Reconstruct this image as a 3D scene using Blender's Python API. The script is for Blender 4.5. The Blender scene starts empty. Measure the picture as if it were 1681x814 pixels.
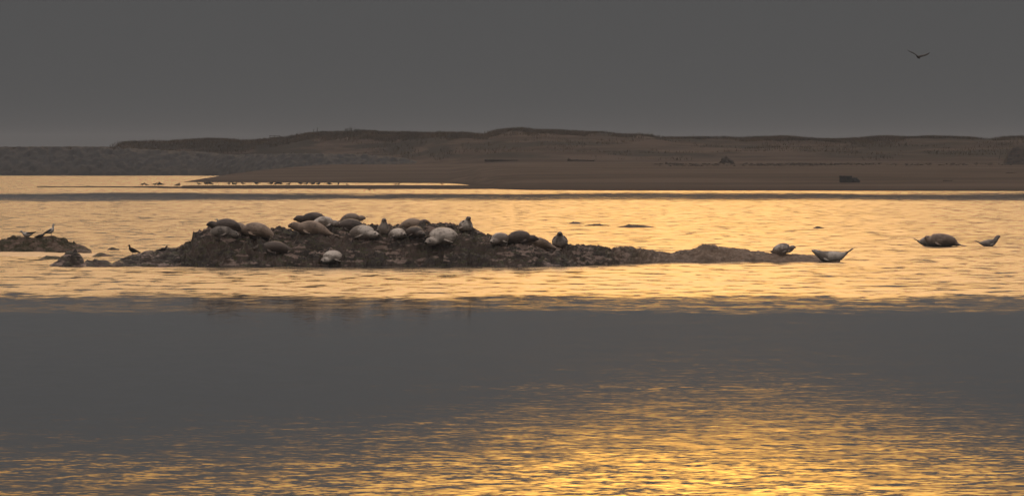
import bpy, bmesh, math, random
import numpy as np
from mathutils import Vector, Matrix

random.seed(7)
rng = np.random.default_rng(7)
R = math.radians
sc = bpy.context.scene
C = sc.collection

# ------------------------------------------------------------------ camera
CAMH, F, HOR, CX = 5.0, 12000.0, 245.0, 840.5       # camera height; focal length / horizon row / centre column in photo pixels
cam_d = bpy.data.cameras.new("camera")
cam = bpy.data.objects.new("camera", cam_d); C.objects.link(cam)
cam.location = (0, 0, CAMH); cam.rotation_euler = (R(90), 0, 0)
cam_d.sensor_width = 36; cam_d.lens = 36 * F / 1681
cam_d.shift_y = -(407 - HOR) / 1681
cam_d.clip_start = 1; cam_d.clip_end = 20000
sc.camera = cam

def at(px, D, z=0.0):
    return Vector(((px - CX) * D / F, D, z))
def zat(py, D):
    return CAMH - (py - HOR) * D / F

# ------------------------------------------------------------------ sky, sun, exposure
SUN_AZ, SUN_EL = R(1.38), R(16.0)
def N(nt, t, **kw):
    n = nt.nodes.new(t)
    for k, v in kw.items():
        if k == 'inputs':
            for a, b in v.items(): n.inputs[a].default_value = b
        else: setattr(n, k, v)
    return n
def math_(nt, op, a, b=None, c=None, clamp=False):
    n = nt.nodes.new('ShaderNodeMath'); n.operation = op; n.use_clamp = clamp
    for i, v in enumerate((a, b, c)):
        if v is None: continue
        if isinstance(v, (int, float)): n.inputs[i].default_value = v
        else: nt.links.new(v, n.inputs[i])
    return n.outputs[0]
def maprange(nt, v, a, b, c=0.0, d=1.0, smooth=True):
    n = nt.nodes.new('ShaderNodeMapRange'); n.interpolation_type = 'SMOOTHSTEP' if smooth else 'LINEAR'
    nt.links.new(v, n.inputs[0])
    for i, x in enumerate((a, b, c, d)): n.inputs[i + 1].default_value = x
    return n.outputs[0]
def mix(nt, f, a, b, mode='MIX'):
    n = nt.nodes.new('ShaderNodeMix'); n.data_type = 'RGBA'; n.blend_type = mode
    if isinstance(f, (int, float)): n.inputs[0].default_value = f
    else: nt.links.new(f, n.inputs[0])
    for i, x in ((6, a), (7, b)):
        if isinstance(x, (tuple, list)): n.inputs[i].default_value = (*x[:3], 1)
        else: nt.links.new(x, n.inputs[i])
    return n.outputs[2]

world = bpy.data.worlds.new("World"); sc.world = world; world.use_nodes = True
nt = world.node_tree; nt.nodes.clear()
sky = N(nt, 'ShaderNodeTexSky', sky_type='NISHITA', sun_disc=False, sun_elevation=SUN_EL, sun_rotation=SUN_AZ,
        air_density=1.6, dust_density=3.0, ozone_density=1.0)
tc = N(nt, 'ShaderNodeTexCoord')
sep = N(nt, 'ShaderNodeSeparateXYZ'); nt.links.new(tc.outputs['Generated'], sep.inputs[0])
el = math_(nt, 'MULTIPLY', math_(nt, 'ARCSINE', sep.outputs[2]), 57.2958)        # elevation, degrees
az = math_(nt, 'MULTIPLY', math_(nt, 'ARCTAN2', sep.outputs[0], sep.outputs[1]), 57.2958)
mp = N(nt, 'ShaderNodeMapping', inputs={'Scale': (1.0, 1.0, 4.5)}); nt.links.new(tc.outputs['Generated'], mp.inputs[0])
cn = N(nt, 'ShaderNodeTexNoise', inputs={'Scale': 9.0, 'Detail': 4.0, 'Roughness': 0.55}); nt.links.new(mp.outputs[0], cn.inputs[0])
gap = math_(nt, 'EXPONENT', math_(nt, 'MULTIPLY', math_(nt, 'POWER', math_(nt, 'ABSOLUTE', math_(nt, 'SUBTRACT', az, math.degrees(SUN_AZ))), 2.0), -1 / 4.5))
edge = math_(nt, 'ADD', math_(nt, 'ADD', el, math_(nt, 'MULTIPLY', gap, .62)), math_(nt, 'MULTIPLY', math_(nt, 'SUBTRACT', cn.outputs[0], 0.5), 1.0))
clear = maprange(nt, edge, 2.45, 3.6)                                            # above the low cloud bank
# haze-veiled sun glow above the bank
da = math_(nt, 'SUBTRACT', az, math.degrees(SUN_AZ))
de = math_(nt, 'SUBTRACT', el, 5.0)
r2 = math_(nt, 'ADD', math_(nt, 'MULTIPLY', da, da), math_(nt, 'MULTIPLY', de, de))
g1 = math_(nt, 'EXPONENT', math_(nt, 'MULTIPLY', r2, -1 / 3.4))
g2 = math_(nt, 'EXPONENT', math_(nt, 'MULTIPLY', r2, -1 / 70.0))
GL1, GL2, SKYK = 115.0, 2.6, .4
s1 = mix(nt, 1.0, sky.outputs[0], (SKYK * 1.0, SKYK * .86, SKYK * .74), 'MULTIPLY')
def scale_col(col, fac):
    n = N(nt, 'ShaderNodeVectorMath', operation='SCALE'); n.inputs[0].default_value = col
    nt.links.new(fac, n.inputs['Scale']); return n.outputs[0]
s2 = mix(nt, 1.0, s1, scale_col((1.0, .47, .06), math_(nt, 'MULTIPLY', g1, GL1)), 'ADD')
s3 = mix(nt, 1.0, s2, scale_col((1.0, .64, .34), math_(nt, 'MULTIPLY', g2, GL2)), 'ADD')
g3 = math_(nt, 'EXPONENT', math_(nt, 'MULTIPLY', r2, -1 / 20.0))
s3 = mix(nt, 1.0, s3, scale_col((1.0, .51, .11), math_(nt, 'MULTIPLY', g3, 13.)), 'ADD')
high = maprange(nt, el, 14., 40.)
s3 = mix(nt, 1.0, s3, scale_col((1.0, .86, .78), math_(nt, 'MULTIPLY', high, 26.)), 'ADD')
s3 = mix(nt, 1.0, s3, (1.1, .85, .66), 'ADD')
bankn = N(nt, 'ShaderNodeTexNoise', inputs={'Scale': 3.0, 'Detail': 3.0}); nt.links.new(mp.outputs[0], bankn.inputs[0])
bank = mix(nt, bankn.outputs[0], (3.05, 3.08, 3.15), (3.4, 3.36, 3.35))
skyc = mix(nt, clear, bank, s3)
bg = N(nt, 'ShaderNodeBackground', inputs={'Strength': 0.1}); nt.links.new(skyc, bg.inputs[0])
wo = N(nt, 'ShaderNodeOutputWorld'); nt.links.new(bg.outputs[0], wo.inputs[0])
world.cycles.sampling_method = 'MANUAL'; world.cycles.sample_map_resolution = 2048

sun_d = bpy.data.lights.new("sun", 'SUN'); sun_d.energy = 0.8; sun_d.angle = R(20); sun_d.color = (1.0, .60, .30)
sun = bpy.data.objects.new("sun", sun_d); C.objects.link(sun)
dirv = Vector((math.sin(SUN_AZ) * math.cos(SUN_EL), math.cos(SUN_AZ) * math.cos(SUN_EL), math.sin(SUN_EL)))
sun.rotation_euler = dirv.to_track_quat('Z', 'Y').to_euler(); sun.location = (60, 900, 200)

sc.view_settings.view_transform = 'Standard'; sc.view_settings.look = 'None'
sc.view_settings.exposure = -2.0; sc.view_settings.gamma = 1.0
cy = sc.cycles
cy.use_denoising = True; cy.max_bounces = 5; cy.diffuse_bounces = 2; cy.glossy_bounces = 3; cy.volume_bounces = 0
cy.transmission_bounces = 2; cy.sample_clamp_indirect = 3.0; cy.sample_clamp_direct = 12.0
cy.caustics_reflective = False; cy.caustics_refractive = False
cy.use_adaptive_sampling = True; cy.adaptive_threshold = 0.01

# ------------------------------------------------------------------ helpers
def tag(o, label=None, cat=None, group=None, kind=None):
    if label: o['label'] = label
    if cat: o['category'] = cat
    if group: o['group'] = group
    if kind: o['kind'] = kind
    return o
def link(name, me, mat=None, parent=None, smooth=True):
    o = bpy.data.objects.new(name, me); C.objects.link(o)
    if mat is not None:
        for m in (mat if isinstance(mat, (list, tuple)) else [mat]): me.materials.append(m)
    if smooth: me.shade_smooth()
    if parent is not None: o.parent = parent
    return o
def mesh_from(verts, faces):
    me = bpy.data.meshes.new("mesh"); me.from_pydata([tuple(map(float, v)) for v in verts], [], faces); me.update(); return me
def grid_mesh(X, Y, Z):
    h, w = X.shape
    co = np.stack([X, Y, Z], -1).reshape(-1, 3).astype(np.float32)
    i = np.arange(h * w).reshape(h, w)
    f = np.stack([i[:-1, :-1], i[:-1, 1:], i[1:, 1:], i[1:, :-1]], -1).reshape(-1, 4)
    me = bpy.data.meshes.new("mesh")
    me.vertices.add(len(co)); me.vertices.foreach_set('co', co.ravel())
    me.loops.add(f.size); me.loops.foreach_set('vertex_index', f.ravel().astype(np.int32))
    me.polygons.add(len(f)); me.polygons.foreach_set('loop_start', np.arange(0, f.size, 4, dtype=np.int32))
    me.update(calc_edges=True); me.validate(); return me
def hash2(ix, iy, s):
    n = (ix.astype(np.int64) * 374761393 + iy.astype(np.int64) * 668265263 + s * 1274126177) & 0x7fffffff
    n = (n ^ (n >> 13)) * 1274126177 & 0x7fffffff
    return ((n ^ (n >> 16)) & 0xffff) / 65535.0
def vnoise(x, y, s=0):
    x = np.asarray(x, float); y = np.asarray(y, float)
    x, y = np.broadcast_arrays(x, y)
    ix, iy = np.floor(x), np.floor(y); fx, fy = x - ix, y - iy
    fx = fx * fx * (3 - 2 * fx); fy = fy * fy * (3 - 2 * fy)
    a, b = hash2(ix, iy, s), hash2(ix + 1, iy, s); c, d = hash2(ix, iy + 1, s), hash2(ix + 1, iy + 1, s)
    return (a * (1 - fx) + b * fx) * (1 - fy) + (c * (1 - fx) + d * fx) * fy - .5
def fbm(x, y, o=4, s=0, g=.5):
    t, a = 0, 1.0
    for k in range(o):
        t = t + a * vnoise(x * 2 ** k + 17.3 * k, y * 2 ** k - 9.1 * k, s + k); a *= g
    return t
def cells(x, y, s=0):
    """cellular pattern: distance to nearest and second-nearest jittered point, id of nearest"""
    ix, iy = np.floor(x), np.floor(y); d1 = np.full(x.shape, 9.); d2 = d1.copy(); idn = np.zeros(x.shape)
    for ox in (-1, 0, 1):
        for oy in (-1, 0, 1):
            cx, cyy = ix + ox, iy + oy
            d = np.hypot(cx + hash2(cx, cyy, s) - x, cyy + hash2(cx, cyy, s + 5) - y)
            idv = hash2(cx, cyy, s + 9)
            n1 = d < d1
            d2 = np.where(n1, d1, np.minimum(d2, d)); idn = np.where(n1, idv, idn); d1 = np.where(n1, d, d1)
    return d1, d2, idn
def sstep(x, a, b):
    t = np.clip((x - a) / (b - a), 0, 1); return t * t * (3 - 2 * t)

def new_mat(name, rough=.8, spec=.3):
    m = bpy.data.materials.new(name); m.use_nodes = True; t = m.node_tree
    b = t.nodes['Principled BSDF']; b.inputs['Roughness'].default_value = rough
    b.inputs['Specular IOR Level'].default_value = spec
    return m, t, b
def noise_tex(t, scale, detail=4, rough=.55, vec=None, mscale=None, color=False):
    n = N(t, 'ShaderNodeTexNoise', inputs={'Scale': scale, 'Detail': detail, 'Roughness': rough})
    if vec is not None:
        if mscale:
            m = N(t, 'ShaderNodeMapping', inputs={'Scale': mscale}); t.links.new(vec, m.inputs[0]); vec = m.outputs[0]
        t.links.new(vec, n.inputs[0])
    return n.outputs[1] if color else n.outputs[0]
def two_tone(name, a, b, scale=3., lo=.4, hi=.6, rough=.8, spec=.3, mscale=None, bump=0., bscale=20., coord='Object', third=None):
    m, t, bs = new_mat(name, rough, spec)
    tcn = N(t, 'ShaderNodeTexCoord'); v = tcn.outputs[coord]
    col = mix(t, maprange(t, noise_tex(t, scale, 5, .6, v, mscale), lo, hi), a, b)
    if third:
        col = mix(t, maprange(t, noise_tex(t, third[1], 4, .6, v, mscale), third[2], third[3]), col, third[0])
    t.links.new(col, bs.inputs[0])
    if bump:
        bn = N(t, 'ShaderNodeBump', inputs={'Strength': .6, 'Distance': bump})
        t.links.new(noise_tex(t, bscale, 4, .6, v), bn.inputs['Height']); t.links.new(bn.outputs[0], bs.inputs['Normal'])
    return m

# ------------------------------------------------------------------ water
wm, t, bs = new_mat('sea_water', .1, .5)
bs.inputs['Base Color'].default_value = (.012, .014, .014, 1); bs.inputs['IOR'].default_value = 1.33
geo = N(t, 'ShaderNodeNewGeometry'); pos = geo.outputs['Position']
sx = N(t, 'ShaderNodeSeparateXYZ'); t.links.new(pos, sx.inputs[0])
wob = noise_tex(t, 1., 4, .6, pos, (.035, .010, 1))
wob2 = noise_tex(t, 1., 3, .6, pos, (.22, .07, 1))
inv = math_(t, 'DIVIDE', 60.0, math_(t, 'MAXIMUM', sx.outputs[1], 40.0))
w1 = math_(t, 'MULTIPLY', math_(t, 'SUBTRACT', wob, .5), .16)
w2 = math_(t, 'MULTIPLY', math_(t, 'SUBTRACT', wob2, .5), .08)
q = math_(t, 'MULTIPLY', inv, math_(t, 'ADD', 1.0, math_(t, 'ADD', math_(t, 'MULTIPLY', math_(t, 'SUBTRACT', noise_tex(t, 1., 4, .6, pos, (1.1, .30, 1)), .5), .11), math_(t, 'ADD', w1, w2))))
cr = N(t, 'ShaderNodeValToRGB'); t.links.new(q, cr.inputs[0]); cr.color_ramp.interpolation = 'LINEAR'
stops = [(0.0, .9), (.0705, .9), (.0725, .10), (.0815, .12), (.084, .9), (.12, .85), (.236, 1.), (.243, .38), (.250, .14), (.256, .30), (.262, .20), (.269, .035), (.415, .03), (.45, .06), (.49, .14), (.53, .34), (.60, .64)]
e = cr.color_ramp.elements
while len(e) < len(stops): e.new(.5)
for el_, (p_, v_) in zip(e, stops): el_.position = p_; el_.color = (v_, v_, v_, 1)
wind = math_(t, 'MAXIMUM', cr.outputs[0], maprange(t, noise_tex(t, 1., 4, .6, pos, (.05, .16, 1)), .46, .70, 0., .08))
# streaks of ruffled and calmer water
st = noise_tex(t, 1., 5, .62, pos, (.10, .16, 1))
st2 = noise_tex(t, 1., 4, .6, pos, (.5, .55, 1))
stm = maprange(t, math_(t, 'ADD', math_(t, 'MULTIPLY', st, .6), math_(t, 'MULTIPLY', st2, .4)), .34, .56)
st3 = noise_tex(t, 1., 4, .55, pos, (.62, .32, 1))
st4 = noise_tex(t, 1., 4, .6, pos, (1.0, .33, 1))
drk = math_(t, 'MULTIPLY', maprange(t, st3, .53, .64, 1.0, .22), maprange(t, st4, .52, .64, 1.0, .28))
w3 = math_(t, 'MULTIPLY', math_(t, 'MULTIPLY', wind, drk), math_(t, 'ADD', .35, math_(t, 'MULTIPLY', stm, .65)))
nearw = maprange(t, inv, .30, .42, 1.0, .27)
rough = math_(t, 'ADD', .026, math_(t, 'MULTIPLY', math_(t, 'MULTIPLY', w3, .24), nearw))
t.links.new(rough, bs.inputs['Roughness'])
# wave slopes
def slopes(scale, sc3):
    return noise_tex(t, scale, 3, .55, pos, sc3, color=True)
def vsub(v, k):
    a = N(t, 'ShaderNodeVectorMath', operation='SUBTRACT'); t.links.new(v, a.inputs[0]); a.inputs[1].default_value = (.5, .5, .5)
    b = N(t, 'ShaderNodeVectorMath', operation='SCALE'); t.links.new(a.outputs[0], b.inputs[0])
    if isinstance(k, (int, float)): b.inputs['Scale'].default_value = k
    else: t.links.new(k, b.inputs['Scale'])
    return b.outputs[0]
amp = math_(t, 'ADD', .008, math_(t, 'MULTIPLY', w3, .20))
a1 = vsub(slopes(1., (5.5, 4.6, 1)), amp)
a2 = vsub(slopes(1., (1.6, 1.3, 1)), math_(t, 'MULTIPLY', amp, .7))
ad = N(t, 'ShaderNodeVectorMath', operation='ADD'); t.links.new(a1, ad.inputs[0]); t.links.new(a2, ad.inputs[1])
ml = N(t, 'ShaderNodeVectorMath', operation='MULTIPLY'); t.links.new(ad.outputs[0], ml.inputs[0]); ml.inputs[1].default_value = (.7, 1, 0)
up = N(t, 'ShaderNodeVectorMath', operation='ADD'); t.links.new(ml.outputs[0], up.inputs[0]); up.inputs[1].default_value = (0, 0, 1)
nm = N(t, 'ShaderNodeVectorMath', operation='NORMALIZE'); t.links.new(up.outputs[0], nm.inputs[0])
t.links.new(nm.outputs[0], bs.inputs['Normal'])
xs = np.linspace(-1200, 1200, 25); ys = np.concatenate([np.linspace(-400, 1000, 15), np.linspace(1200, 4000, 8)])
X, Y = np.meshgrid(xs, ys)
tag(link('sea', grid_mesh(X, Y, X * 0), wm), kind='structure')

# ------------------------------------------------------------------ far beach and dunes
def I(x, pts):
    return np.interp(x, [p[0] for p in pts], [p[1] for p in pts])
CREST = [(-900, 240), (150, 256), (168, 248), (184, 240), (205, 236), (280, 233), (400, 230), (470, 229), (505, 223), (560, 218), (590, 215), (640, 219),
         (720, 220), (770, 221), (800, 224), (835, 216), (855, 214), (880, 217), (895, 216), (930, 219), (1000, 222), (1050, 222), (1100, 226), (1200, 229), (1300, 231), (1400, 230),
         (1500, 229), (1600, 228), (1681, 226), (2600, 224)]
DFRONT = [(-900, 1111), (300, 1111), (450, 1090), (700, 1074), (735, 1070), (765, 1030), (790, 960), (815, 915), (860, 893), (1000, 882), (1681, 870), (2600, 860)]
DCR = [(150, 1490), (420, 1470), (640, 1430), (760, 1400)]
RISE = [(150, 1425), (400, 1425), (460, 1378), (640, 1352), (760, 1262)]
def terrain_z(px, D):
    x = (px - CX) * D / F
    df = I(px, DFRONT) + 4 * fbm(x / 30, D / 200, 3, 3)
    s = D - df
    front = np.where(s > 0, 3.0 * (1 - np.exp(-s / 190.0)), s * .02)
    xe = 300 + (D - 1111) * 90 / 318.
    lat = (px - xe) * D / F
    latz = np.where(lat > 0, 3.1 * (1 - np.exp(-lat / 17.0)), lat * .1)
    beach = np.minimum(front, latz)
    beach = beach + (.10 * fbm(x / 9, D / 30, 4, 8) + .12 * fbm(x / 60, D / 18, 3, 18)) * sstep(beach, .1, 1.2)
    # dunes
    DC, r0 = I(px, DCR), I(px, RISE)
    zc = CAMH + (HOR - I(px, CREST)) * DC / F
    up_ = sstep(D, r0 + (DC - r0) * .16 * fbm(x / 25, D / 900, 3, 21), DC - 5)
    fore = 1.1 * np.exp(-((D - (1292 + 14 * vnoise(x / 40, x * 0, 5))) / 16.) ** 2) * (.6 + 1.2 * (vnoise(x / 26, x * 0, 6) + .5)) * sstep(px, 600, 900)
    down = np.where(D > DC, np.exp(-((D - DC) / 60.) ** 2), 1.)
    dune = beach + fore + np.maximum(zc - beach, 0) * up_ * down + up_ * (.8 * fbm(x / 13, D / 26, 4, 30) + .45 * fbm(x / 3.5, D / 9, 3, 33)) * down
    dune = np.where(px < 150, np.minimum(beach, -.3), dune)
    dune = np.where((px >= 150) & (px < 210), np.minimum(beach, -.3) + (dune - np.minimum(beach, -.3)) * sstep(px, 150, 205), dune)
    return dune
pxs = np.concatenate([np.arange(-900, 0, 12), np.arange(0, 1690, 2.6), np.arange(1692, 2600, 12)])
Ds = np.concatenate([np.arange(840, 1240, 5), np.arange(1240, 1500, 2.5), np.arange(1500, 1700, 12)])
P, DD = np.meshgrid(pxs, Ds)
TZ = terrain_z(P, DD)
sm, t, bs = new_mat('beach_sand', .95, .04)
geo = N(t, 'ShaderNodeNewGeometry'); pos = geo.outputs['Position']
sx = N(t, 'ShaderNodeSeparateXYZ'); t.links.new(pos, sx.inputs[0])
n1 = noise_tex(t, 1., 5, .6, pos, (.05, .035, .6)); n2 = noise_tex(t, 1., 4, .6, pos, (.018, .05, 1.5))
sand = mix(t, maprange(t, n2, .38, .62), (.050, .039, .034), (.104, .080, .067))
wet = maprange(t, sx.outputs[2], .1, .55)
sand = mix(t, wet, (.050, .038, .033), sand)
grass = mix(t, noise_tex(t, 1., 4, .6, pos, (.3, .2, 1)), (.018, .021, .022), (.046, .042, .036))  # grass patches; their cool dark tone also paints in soft shadow on the slopes
grass_shade = math_(t, 'MULTIPLY', maprange(t, n1, .44, .54), maprange(t, sx.outputs[2], 2.9, 3.9))
t.links.new(mix(t, grass_shade, sand, grass), bs.inputs[0])
beach = link('beach', grid_mesh((P - CX) * DD / F, DD, TZ), sm); tag(beach, kind='structure')

# low sandbar in front of the channel
pb = np.arange(60, 836, 3.0); db = np.arange(900, 1030, 3.0)
P2, D2 = np.meshgrid(pb, db)
xw = (P2 - CX) * D2 / F
wv = 6 * fbm(xw / 8, D2 / 200, 3, 60)
cen = I(P2, [(60, 962), (200, 962), (300, 955), (450, 962), (780, 955), (835, 925)]); half = I(P2, [(60, 2), (200, 9), (300, 26), (330, 34), (450, 38), (700, 42), (770, 44), (805, 26), (835, 2)])
prof = 1 - ((D2 - cen + wv) / half) ** 2
Zb = np.where(prof > 0, .20 * np.sqrt(np.clip(prof, 0, 1)), np.maximum(prof, -2) * .15) + .03 * fbm(xw / 3, D2 / 20, 3, 61)
Zb = np.where(P2 < 300, Zb - .09 - .12 * (vnoise(xw / 1.8, D2 / 30, 62) + .2), Zb)
bar = link('sandbar', grid_mesh(xw, D2, Zb), sm); tag(bar, kind='structure')

# ------------------------------------------------------------------ rock jetty of dark boulders
jm = two_tone('jetty_rock', (.005, .008, .012), (.022, .027, .033), .9, .35, .65, .75, .3, third=((.10, .11, .115), 1.6, .64, .78))
jt = jm.node_tree; jb_ = jt.nodes['Principled BSDF']; jsrc = jb_.inputs[0].links[0].from_socket
jc = N(jt, 'ShaderNodeTexCoord'); js = N(jt, 'ShaderNodeSeparateXYZ'); jt.links.new(jc.outputs['Object'], js.inputs[0])
jt.links.new(mix(jt, maprange(jt, js.outputs[2], 1.0, 2.2), (.010, .011, .012), jsrc), jb_.inputs[0])          # dark weed below the tide mark
pj = np.arange(-420, 700, 1.7); dj = np.arange(1286, 1440, .9)
P3, D3 = np.meshgrid(pj, dj); X3 = (P3 - CX) * D3 / F
base = I(P3, [(-420, 1395), (0, 1394), (330, 1392), (420, 1355), (520, 1328), (640, 1318), (700, 1318)])
topz = I(P3, [(-420, 5.2), (0, 5.15), (170, 5.1), (260, 4.5), (340, 4.1), (370, 3.6), (420, 3.7), (500, 3.9), (600, 3.7), (660, 3.1), (700, 2.2)])
sl = (D3 - base + 2) / 20.
body = np.clip(sl, -.5, 1) * topz
c1, c2, cid = cells(X3 / 1.15, D3 / 2.0, 71)
lump = (np.sqrt(np.clip(1 - (c1 / .9) ** 2, 0, 1)) * .75 + (cid - .5) * .7)
c1b, c2b, cidb = cells(X3 / .7, D3 / 1.3, 75)
Zj = body + lump * .75 * sstep(body, -.6, .6) + (.6 - c1b) * .25 - .45
Zj = np.where(D3 > base + 34, topz - (D3 - base - 34) * .35 + lump * .6 - .4, Zj)
gnd = terrain_z(P3, D3)
jet = link('rock_jetty', grid_mesh(X3, D3, Zj), jm, smooth=False)
tag(jet, 'long low jetty of dark piled boulders running into the beach below the dunes', 'jetty')

# ------------------------------------------------------------------ dune grass
def blades(name, pts, mat, hmin, hmax, w, lean=.35, per=6, spread=.5):
    vs, fs = [], []
    for (x, y, z) in pts:
        for k in range(per):
            a = random.random() * 6.28; h = random.uniform(hmin, hmax); ww = w * random.uniform(.6, 1.2)
            bx, by = x + random.gauss(0, spread), y + random.gauss(0, spread)
            lx, ly = random.gauss(.15, lean) * h, random.gauss(0, lean) * h
            dx, dy = math.cos(a) * ww, math.sin(a) * ww
            i = len(vs)
            vs += [(bx - dx, by - dy, z - .25), (bx + dx, by + dy, z - .25), (bx + dx * .6 + lx * .4, by + dy * .6 + ly * .4, z + h * .6), (bx - dx * .6 + lx * .4, by - dy * .6 + ly * .4, z + h * .6), (bx + lx, by + ly, z + h)]
            fs += [(i, i + 1, i + 2, i + 3), (i + 3, i + 2, i + 4)]
    return link(name, mesh_from(vs, fs), mat, smooth=False)
gmat = two_tone('beach_grass', (.055, .043, .027), (.115, .080, .045), .12, .4, .6, .9, .1)
gpts = []
tries = 0
while len(gpts) < 11000 and tries < 200000:
    tries += 1
    px_ = random.uniform(160, 1760); dc_ = float(I(px_, DCR)); D_ = dc_ - (random.uniform(-10, 30) if random.random() < .75 else random.uniform(-10, 130))
    x_ = (px_ - CX) * D_ / F
    n_ = float(fbm(np.array(x_ / 9.), np.array(D_ / 16.), 3, 90))
    crest = D_ > dc_ - 20
    if n_ > (-.25 if crest else .10):
        z_ = float(terrain_z(np.array(px_), np.array(D_)))
        if z_ > 3.0: gpts.append((x_, D_, z_))
tag(blades('dune_grass', gpts, gmat, .15, .62, .06, lean=.6, per=6, spread=.9), 'tawny and dull green beach grass along the dune crests', 'grass', kind='stuff')
# grass on top of the jetty
jp = []
for k in range(900):
    px_ = random.uniform(-60, 200); D_ = random.uniform(1412, 1428)
    jp.append(((px_ - CX) * D_ / F, D_, 5.0))
tag(blades('jetty_grass', jp, gmat, .2, .55, .05, per=5, spread=.6), 'low tawny weeds growing along the top of the jetty', 'grass', kind='stuff')

# ------------------------------------------------------------------ reef
rock_m, t, bs = new_mat('weedy_rock', .55, .45)
tcn = N(t, 'ShaderNodeTexCoord'); v = tcn.outputs['Object']
n1 = noise_tex(t, 1., 6, .62, v, (.9, .9, 2.2)); n2 = noise_tex(t, 1., 5, .6, v, (3.2, 3., 9.)); n3 = noise_tex(t, 1., 5, .65, v, (1.5, 1.6, 6.))
col = mix(t, maprange(t, n1, .38, .62), (.020, .013, .010), (.090, .060, .046))
col = mix(t, maprange(t, n2, .50, .64), col, (.065, .062, .022))
nlow = noise_tex(t, .55, 2, .5, v, (1, 1, 1.5))
col = mix(t, math_(t, 'MULTIPLY', maprange(t, math_(t, 'ADD', n3, math_(t, 'MULTIPLY', math_(t, 'SUBTRACT', nlow, .5), .55)), .56, .62), .9), col, (.36, .27, .23))
sxo = N(t, 'ShaderNodeSeparateXYZ'); t.links.new(v, sxo.inputs[0])
sandy = maprange(t, sxo.outputs[0], 3.0, 7.5)
col = mix(t, math_(t, 'MULTIPLY', sandy, maprange(t, n1, .3, .55, .45, .9)), col, (.27, .19, .135))
t.links.new(col, bs.inputs[0])
t.links.new(maprange(t, n2, .3, .7, .7, .22, False), bs.inputs['Roughness'])
bn = N(t, 'ShaderNodeBump', inputs={'Strength': .8, 'Distance': .05}); t.links.new(noise_tex(t, 9., 6, .65, v), bn.inputs['Height']); t.links.new(bn.outputs[0], bs.inputs['Normal'])

SIL = [(180, 434), (190, 430), (200, 425), (215, 420), (240, 416), (270, 413), (292, 409), (300, 403), (314, 400), (317, 386), (324, 383), (332, 384), (345, 376), (390, 376), (420, 379), (460, 377), (480, 380),
       (500, 372), (530, 369), (548, 367), (560, 373), (590, 371), (610, 374), (640, 374), (660, 372), (690, 371), (700, 373), (740, 373), (760, 377), (777, 379), (790, 384), (805, 391), (820, 398),
       (860, 401), (900, 405), (925, 405), (960, 406), (1000, 408), (1040, 409), (1070, 413), (1100, 417), (1118, 413), (1143, 409), (1152, 404), (1180, 407), (1220, 411), (1260, 416), (1300, 418),
       (1330, 420), (1375, 424), (1388, 431), (1396, 436)]
FRONTY = [(170, 436.5), (180, 437), (860, 437), (940, 436), (1000, 434), (1100, 430.5), (1200, 429.5), (1396, 430)]
def reef_z(px, D):
    x = (px - CX) * D / F
    df = 60000. / (I(px, FRONTY) - HOR) + .35 * vnoise(x / 1.3, x * 0, 41) + .15 * vnoise(x / .4, x * 0, 42)
    w = I(px, [(180, 1.0), (320, 2.4), (420, 3.0), (760, 3.0), (850, 2.0), (1000, 1.5), (1400, .9)])
    dc = df + w
    zc = CAMH - (I(px, SIL) - HOR) * dc / F
    s = (D - df) / w
    # irregular terraced front
    sw = s + .16 * fbm(x / 1.1, D / .9, 4, 44)
    ter = sw + .055 * np.sin(sw * 19 + 5 * vnoise(x / 2.2, x * 0, 45))
    f = np.where(s < 1, np.clip(ter, -.6, 1.04) ** 1.0, 1.0)
    f = np.where(f > 0, np.abs(f) ** .8, f)
    zc = np.maximum(zc, .02)
    back = np.where(s > 1.7, 1 - (np.maximum(s - 1.7, 0) * w / 2.6) ** 1.5 * np.maximum(1, .4 / zc), 1.)
    f = np.where(s > 1, np.minimum(1 - .03 * (s - 1), back), f)
    c1, c2, ci = cells(x / .55, D / .6, 47)
    c1b, _, cib = cells(x / .23, D / .25, 49)
    rel = np.clip(zc, .15, 2); crag = 1 - 2 * np.abs(fbm(x / .62, D / .7, 4, 55, .6)) * 1.4; crag2 = 1 - 2 * np.abs(fbm(x / .27, D / .3, 3, 57, .6))
    zc = zc * 1.0
    z = zc * f + (.085 * (ci - .5) + .07 * (.5 - c1) + .045 * (.5 - c1b) + .03 * (cib - .5) + .10 * fbm(x / .5, D / .5, 3, 46)) * np.clip(rel * .9, .25, 1)
    z = z + np.clip(rel * .8, .1, 1) * (.24 * np.clip(fbm(x / 1.7, D / 1.0, 3, 52) * 2.2, -1, 1) + .08 * np.sin((s * w * 1.3 + .25 * x * .3 + fbm(x / 1.3, D / 1.3, 3, 53)) * 13)) * sstep(s, 0, .3) * (1 - .75 * sstep(s, .75, 1.0))
    z = np.where(s < -.05, np.minimum(z, zc * f * 1.0 - .05), z)
    z = z + (.22 * (crag - .55) + .10 * (crag2 - .55)) * np.clip(rel, .2, 1)
    endf = sstep(px, 178, 186) * (1 - sstep(px, 1376, 1396))
    return np.clip(z, -.8, 3) * endf - .6 * (1 - endf)
pr = np.arange(176, 1402, 1.15); dr = np.arange(311.5, 330.5, .045)
P4, D4 = np.meshgrid(pr, dr)
RZ = reef_z(P4, D4)
reef = link('rock_reef', grid_mesh((P4 - CX) * D4 / F, D4, np.maximum(RZ, -.8)), rock_m)
reef.data.shade_flat(); tag(reef, 'long dark weedy rock reef rising from the water under the resting seals', 'rock')

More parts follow.
